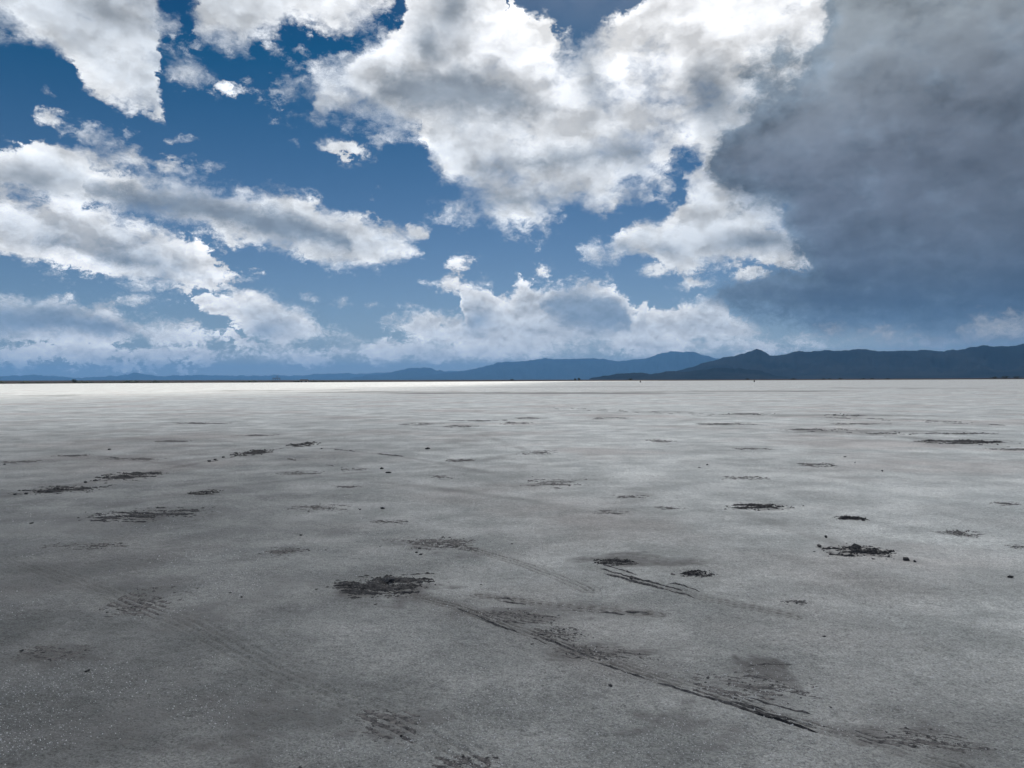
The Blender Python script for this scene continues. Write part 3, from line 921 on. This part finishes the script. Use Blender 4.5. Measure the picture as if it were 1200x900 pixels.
def rut(points, width, height, breaks, seed, parent):
    """one pressed-up ridge of mud left by a tread, broken where it has crumbled"""
    P3 = [on_ground(x, y) for x, y in points]
    P3 = np.array(P3)
    seg = np.concatenate([[0], np.cumsum(np.hypot(*np.diff(P3, axis=0).T))])
    m = int(min(420, max(40, seg[-1] / 0.015)))
    t = np.linspace(0, seg[-1], m)
    X, Y = np.interp(t, seg, P3[:, 0]), np.interp(t, seg, P3[:, 1])
    dx, dy = np.gradient(X), np.gradient(Y)
    l = np.hypot(dx, dy)
    nx, ny = -dy / l, dx / l
    jit = fbm(t / 0.25, t * 0 + seed, 3, 0.6, seed) * width * 0.5
    X, Y = X + nx * jit, Y + ny * jit
    prof = fbm(t / 0.45, t * 0 + seed * 3, 4, 0.65, seed + 1)
    k = np.clip((prof + breaks) * 4.0, 0.0, 1.0) * np.clip(np.minimum(t, seg[-1] - t) / (0.12 * seg[-1]), 0, 1)
    w = width * (0.35 + 0.65 * k) * (1 + 0.5 * fbm(t / 0.05, t * 0, 3, 0.6, seed + 2))
    gz = ground_z(X, Y)
    h = height * k * (1 + 0.9 * fbm(t / 0.03, t * 0 + 4, 2, 0.6, seed + 5)) - 0.008 * (1 - k)
    cols = []
    for s, zz in ((-1, -0.006), (-0.35, 0.75), (0.3, 1.0), (1, -0.006)):
        z = gz + (h * zz if zz > 0 else zz)
        cols.append(np.stack([X + nx * w * s, Y + ny * w * s, z], -1))
    V = np.stack(cols, 1).reshape(-1, 3)
    me = mesh_from('tyre_rut', V, grid_faces(m, 4), mud_m if breaks > 0.30 else dry_m)
    return obj('tyre_rut', me, parent=parent)


def tracks(paths, width, height, breaks, offs, seed, parent):
    for i, o in enumerate(offs):
        rut([(x, y + o) for x, y in paths], width, height, breaks + 0.06 * ((i * 7) % 3 - 1), seed + i * 13, parent)


def track_root(label, x, y):
    cx, cy = on_ground(x, y)
    e = obj('tyre_track', None, label=label, category='tyre track')
    return e


tr = track_root('long tyre track of parallel ruts running from the widest mud heap', 700, 770)
long_path = [(480, 692), (520, 704), (560, 718), (610, 738), (660, 757), (710, 775), (760, 791), (810, 808), (850, 820), (900, 834), (945, 846), (1000, 862)]
tracks(long_path, 0.0028, 0.006, 0.02, (0, 5), 300, tr)
tracks([(850, 820), (875, 827), (905, 835), (940, 844), (960, 850)], 0.0035, 0.008, 0.33, (2, 7.5, -3.5, -9), 340, tr)
tracks([(1020, 850), (1060, 862), (1110, 880)], 0.004, 0.007, 0.0, (0, 5), 360, tr)
tr = track_root('short double tyre track with dark pressed edges beside compact mud spot', 760, 680)
tracks([(680, 662), (700, 666), (740, 677), (780, 688), (830, 702)], 0.005, 0.010, 0.20, (0, 4, -5), 400, tr)
tracks([(715, 672), (750, 686), (790, 694), (835, 702)], 0.004, 0.008, 0.1, (0,), 420, tr)
tr = track_root('curved rut pair ending in a dark smear below the double track', 690, 712)
tracks([(575, 699), (620, 704), (690, 712), (740, 717), (768, 719)], 0.005, 0.010, 0.18, (0, 4), 440, tr)
tr = track_root('twin thin ruts arcing past the sprinkled mud crumbs', 500, 635)
tracks([(455, 631), (480, 631), (505, 634), (535, 640), (550, 641)], 0.010, 0.014, 0.12, (0, 4), 460, tr)
tr = track_root('straight long thin wheel line crossing the far pale salt', 900, 485)
tracks([(610, 476), (700, 480), (800, 484), (870, 487)], 0.05, 0.02, -0.02, (0, 1.5), 480, tr)
tracks([(950, 487), (1010, 490), (1100, 494), (1200, 498)], 0.05, 0.02, 0.0, (0, 1.5), 490, tr)
tr = track_root('broken wheel line of dark dashes on pale salt', 1050, 510)
tracks([(925, 502), (990, 507), (1050, 510)], 0.045, 0.02, 0.0, (0, 2), 500, tr)
tracks([(1085, 517), (1140, 519), (1200, 526)], 0.045, 0.02, 0.05, (0, 2), 510, tr)
tr = track_root('thin wheel line slanting away from the dotted clod line', 430, 540)
tracks([(350, 521), (380, 526), (420, 530), (490, 537)], 0.025, 0.016, 0.0, (0,), 520, tr)
tracks([(300, 532), (350, 540), (400, 548), (440, 552)], 0.022, 0.016, -0.03, (0,), 530, tr)
tracks([(110, 534), (150, 538), (200, 545), (240, 548)], 0.025, 0.016, -0.02, (0,), 540, tr)
tr = track_root('dotted line of clods and thin rut joining the small black patches', 200, 550)
tracks([(0, 583), (40, 579), (100, 568), (150, 558), (215, 553)], 0.022, 0.016, -0.04, (0,), 560, tr)
tracks([(240, 543), (270, 536), (300, 530), (340, 524)], 0.022, 0.016, 0.0, (0,), 570, tr)
tr = track_root('pressed oval of fine tread ridges on a damp dark spot', 905, 780)
tracks([(870, 781), (900, 777), (935, 779)], 0.005, 0.004, 0.0, (-6, -2, 2, 6), 580, tr)

# bright salt crystals lying on the crust
g = np.random.default_rng(77)
n = 34000
yy = 470 + 430 * g.random(n) ** 0.8
xx = g.random(n) * 1300 - 50
XY = np.array([on_ground(x, y) for x, y in zip(xx, yy)])
dens = fbm(XY[:, 0] / 0.8, XY[:, 1] / 0.8, 4, 0.6, 66)
keep = dens + 0.35 * (g.random(n) - 0.5) + 0.16 * np.clip(XY[:, 0] / 2, -1, 1) > 0.08
XY = XY[keep]
n = len(XY)
dist = np.hypot(XY[:, 0], XY[:, 1])
s = (0.0011 + 0.00028 * dist) * (0.5 + 1.2 * g.random(n) ** 3)
OV = np.array([(1, 0, 0), (-1, 0, 0), (0, 1, 0), (0, -1, 0), (0, 0, 1), (0, 0, -1)], float)
OF = np.array([(0, 2, 4), (2, 1, 4), (1, 3, 4), (3, 0, 4), (2, 0, 5), (1, 2, 5), (3, 1, 5), (0, 3, 5)])
v = OV[None] * (0.6 + 0.8 * g.random((n, 6, 1))) * s[:, None, None]
v = v + np.stack([XY[:, 0], XY[:, 1], ground_z(XY[:, 0], XY[:, 1]) + s * 0.4], -1)[:, None]
cr_m, k, b = material('salt crystal', (0.88, 0.89, 0.90), 0.15, 0.6)
obj('salt_crystals', mesh_from('salt_crystals', v.reshape(-1, 3), (OF[None] + (np.arange(n) * 6)[:, None, None]).reshape(-1, 3), cr_m, smooth=False),
    label='bright salt crystals glinting all over the near crust', kind='stuff')

# ================================================================== far shore: trees, scrub, shed, frame
leaf_m, k, b = material('dark foliage', (0.05, 0.06, 0.035), 0.8, 0.2)
bark_m, k, b = material('bark', (0.07, 0.055, 0.045), 0.9, 0.2)


def far_point(x, dist):
    a = azel(x, 446)[0]
    return dist * math.sin(a), dist * math.cos(a)


def plain_z(dist, x):
    a = azel(x, 446)[0]
    f = min(1.2, max(0.25, 0.55 - a / R(40)))
    return float(np.interp(dist, [1440, 1480, 1530, 2000, 4000], [-0.4, -0.05, 0.12, 1.3, 6.0])) * (f if dist > 1500 else 1.0) - 0.1


def foliage_mesh(w, h, z0, n, seed):
    g = np.random.default_rng(seed)
    q = g.normal(0, 1, (n, 3))
    q = q / np.linalg.norm(q, axis=1)[:, None] * (g.random((n, 1)) ** 0.45)
    lob = 1 + 0.35 * np.sin(q[:, :1] * 5 + seed) * np.cos(q[:, 1:2] * 4)
    cpos = q * lob * np.array([w / 2, w / 2.4, h / 2]) + np.array([0, 0, z0 + h / 2])
    s = 0.11 * h * (0.5 + g.random((n, 1, 1)))
    tri = g.normal(0, 1, (n, 3, 3))
    v = cpos[:, None] + tri / np.linalg.norm(tri, axis=2)[..., None] * s
    v[..., 2] = np.maximum(v[..., 2], 0.02)
    return mesh_from('crown', v.reshape(-1, 3), np.arange(3 * n).reshape(-1, 3), leaf_m, smooth=False)


def far_tree(x, dist, w, h, label, seed, group=None):
    X, Y = far_point(x, dist)
    root = obj('tree', None, label=label, category='tree', group=group, loc=(X, Y, plain_z(dist, x)))
    obj('crown', foliage_mesh(w, h * 0.85, h * 0.15, 420, seed), root)
    bm = bmesh.new()
    bmesh.ops.create_cone(bm, cap_ends=True, segments=8, radius1=h * 0.05, radius2=h * 0.02, depth=h * 0.7, matrix=Matrix.Translation((0, 0, h * 0.35)))
    for q in range(4):
        a = q * 1.7 + seed
        bmesh.ops.create_cone(bm, segments=5, radius1=h * 0.02, radius2=h * 0.006, depth=w * 0.4,
                              matrix=Matrix.Translation((math.cos(a) * w * 0.13, math.sin(a) * w * 0.13, h * 0.5)) @ Matrix.Rotation(a, 4, 'Z') @ Matrix.Rotation(R(50), 4, 'Y'))
    me = bpy.data.meshes.new('trunk')
    bm.to_mesh(me)
    bm.free()
    me.materials.append(bark_m)
    obj('trunk', me, root)
    return root


far_tree(87, 1620, 11.5, 7.6, 'round dark tree standing alone on the brown shore beyond the sunlit salt', 1)
far_tree(96, 1700, 5, 4.0, 'low dark bush beside the lone round tree', 2)
far_tree(600, 1900, 12, 5.5, 'flat dark tree clump on the shore below the central mountains', 3)
far_tree(674, 1850, 5.5, 6.0, 'narrower tree of the close pair on the dark shore', 4)
far_tree(678.5, 1855, 6.5, 6.8, 'broader tree of the close pair on the dark shore', 5)
far_tree(739, 1900, 12, 5.8, 'wide dark tree in front of the small dark hills', 6)
far_tree(876, 1900, 9, 4.6, 'small dark tree at the right foot of the small hills', 7)
far_tree(930, 1800, 14, 4.2, 'long low dark thicket below the peaked mountain', 8)
for i, (x, w, h) in enumerate([(965, 10, 3.6), (972, 8, 3.4), (985, 11, 4.4), (1012, 9, 3.6), (1022, 10, 3.8), (1040, 12, 3.4), (1165, 18, 5.5), (1178, 20, 6.5), (1192, 20, 6.0), (1205, 18, 6.5)]):
    far_tree(x, 1850 + 30 * (i % 3), w, h, 'dark shore tree under the long blue mountain range', 20 + i, 'shore trees under the right range')

# scrub along the shore that reads as one dark line
g = np.random.default_rng(5)
V, Fc, base_i = [], [], 0
n = 1500
sx = np.concatenate([g.random(1000) * 330 + 95, g.random(500) * 95, ]) 
sd = 1650 + g.random(n) * 700
pts = np.array([far_point(x, d) for x, d in zip(sx, sd)])
zz = np.array([plain_z(d, x) for x, d in zip(sx, sd)])
dens = fbm(sx / 14.0, sx * 0, 3, 0.6, 31)
sz = np.clip(1.0 + 3.0 * dens, 0.3, 2.6) * (0.5 + g.random(n))
V, Fc = lumps(pts[:, 0], pts[:, 1], zz + sz * 0.3, sz, np.full(n, 0.8), 15)
obj('scrub', mesh_from('scrub', V, Fc, leaf_m, smooth=False), label='dark line of scrub bushes along the far shore', kind='stuff')

# open steel frame and low shed on the far shore
steel_m, k, b = material('painted steel', (0.16, 0.18, 0.20), 0.6, 0.4)
pale_m, k, b = material('pale wall', (0.50, 0.48, 0.45), 0.8, 0.3)
roof_m, k, b = material('dark roof', (0.06, 0.055, 0.05), 0.7, 0.3)


def box_mesh(name, boxes, mat):
    V, Fc = [], []
    q = np.array([(x, y, z) for z in (0, 1) for x, y in ((0, 0), (1, 0), (1, 1), (0, 1))], float)
    f = np.array([(3, 2, 1, 0), (4, 5, 6, 7), (0, 1, 5, 4), (1, 2, 6, 5), (2, 3, 7, 6), (3, 0, 4, 7)])
    for i, (a, b_) in enumerate(boxes):
        a, b_ = np.array(a, float), np.array(b_, float)
        V.append(a + q * (b_ - a))
        Fc.append(f + 8 * i)
    return mesh_from(name, np.concatenate(V), np.concatenate(Fc), mat, smooth=False)


X, Y = far_point(324, 1600)
fr_ = obj('steel_frame', None, label='tall open steel frame with a raised deck on the far shore', category='frame', loc=(X, Y, plain_z(1600, 324)))
for lx in (-6.5, -2.2, 2.2, 6.5):
    obj('post', box_mesh('post', [((lx - 0.35, -0.35, 0), (lx + 0.35, 0.35, 7.5))], steel_m), fr_)
obj('deck', box_mesh('deck', [((-7.2, -2, 7.5), (7.2, 2, 8.3))], steel_m), fr_)
obj('rail', box_mesh('rail', [((-7.2, -2, 9.6), (7.2, -1.8, 9.9)), ((-7.2, -2, 8.3), (-7.0, -1.8, 9.6)), ((7.0, -2, 8.3), (7.2, -1.8, 9.6))], steel_m), fr_)
obj('mast', box_mesh('mast', [((1.0, -0.25, 8.3), (1.5, 0.25, 13.5)), ((-1.2, -0.2, 11.6), (3.8, 0.2, 12.0))], steel_m), fr_)
X, Y = far_point(356.5, 1600)
sh_ = obj('shed', None, label='long low shed with a dark roof and pale wall on the far shore', category='shed', loc=(X, Y, plain_z(1600, 356)))
obj('wall', box_mesh('wall', [((-7, -3, 0), (7, 3, 3.0))], pale_m), sh_)
rv = [(-8, -4, 3.003), (8, -4, 3.003), (8, 4, 3.003), (-8, 4, 3.003), (-8, 0, 5.6), (8, 0, 5.6)]
rm = bpy.data.meshes.new('roof')
rm.from_pydata(rv, [], [(3, 2, 1, 0), (0, 1, 5, 4), (2, 3, 4, 5), (1, 2, 5), (3, 0, 4)])
rm.materials.append(roof_m)
obj('roof', rm, sh_)
obj('door', box_mesh('door', [((-5.8, -3.08, 0), (-3.0, -3.003, 2.5))], roof_m), sh_)
obj('door', box_mesh('door', [((3.0, -3.08, 0), (5.8, -3.003, 2.5))], roof_m), sh_)
X, Y = far_point(367.5, 1600)
pl = obj('utility_pole', None, label='slim dark utility pole beside the long low shed', category='pole', loc=(X, Y, plain_z(1600, 367)))
obj('post', box_mesh('post', [((-0.3, -0.3, 0), (0.3, 0.3, 5.2))], roof_m), pl)
obj('crossarm', box_mesh('crossarm', [((-1.1, -0.15, 4.4), (1.1, -0.303, 4.7))], roof_m), pl)


# dark marker barrels standing out on the salt
def marker(x, y, label):
    X, Y = on_ground(x, y)
    d = math.hypot(X, Y)
    s = d / F_PX
    prof = [(0.0, 0), (0.62, 0), (0.66, 0.05), (0.60, 0.10), (0.56, 0.62), (0.60, 0.66), (0.42, 0.80), (0.20, 1.0), (0.0, 1.02)]
    m = 14
    V = [(r_ * 1.3 * s * math.cos(2 * math.pi * j / m), r_ * 1.3 * s * math.sin(2 * math.pi * j / m), z * 1.9 * s) for r_, z in prof for j in range(m)]
    obj('marker', mesh_from('marker', V, grid_faces(len(prof), m, True), roof_m), label=label, category='marker', loc=(X, Y, 0))


marker(750.5, 448.2, 'small dark marker out on the salt before the small dark hills')
marker(884, 447.6, 'small dark marker out on the salt before the peaked mountain')
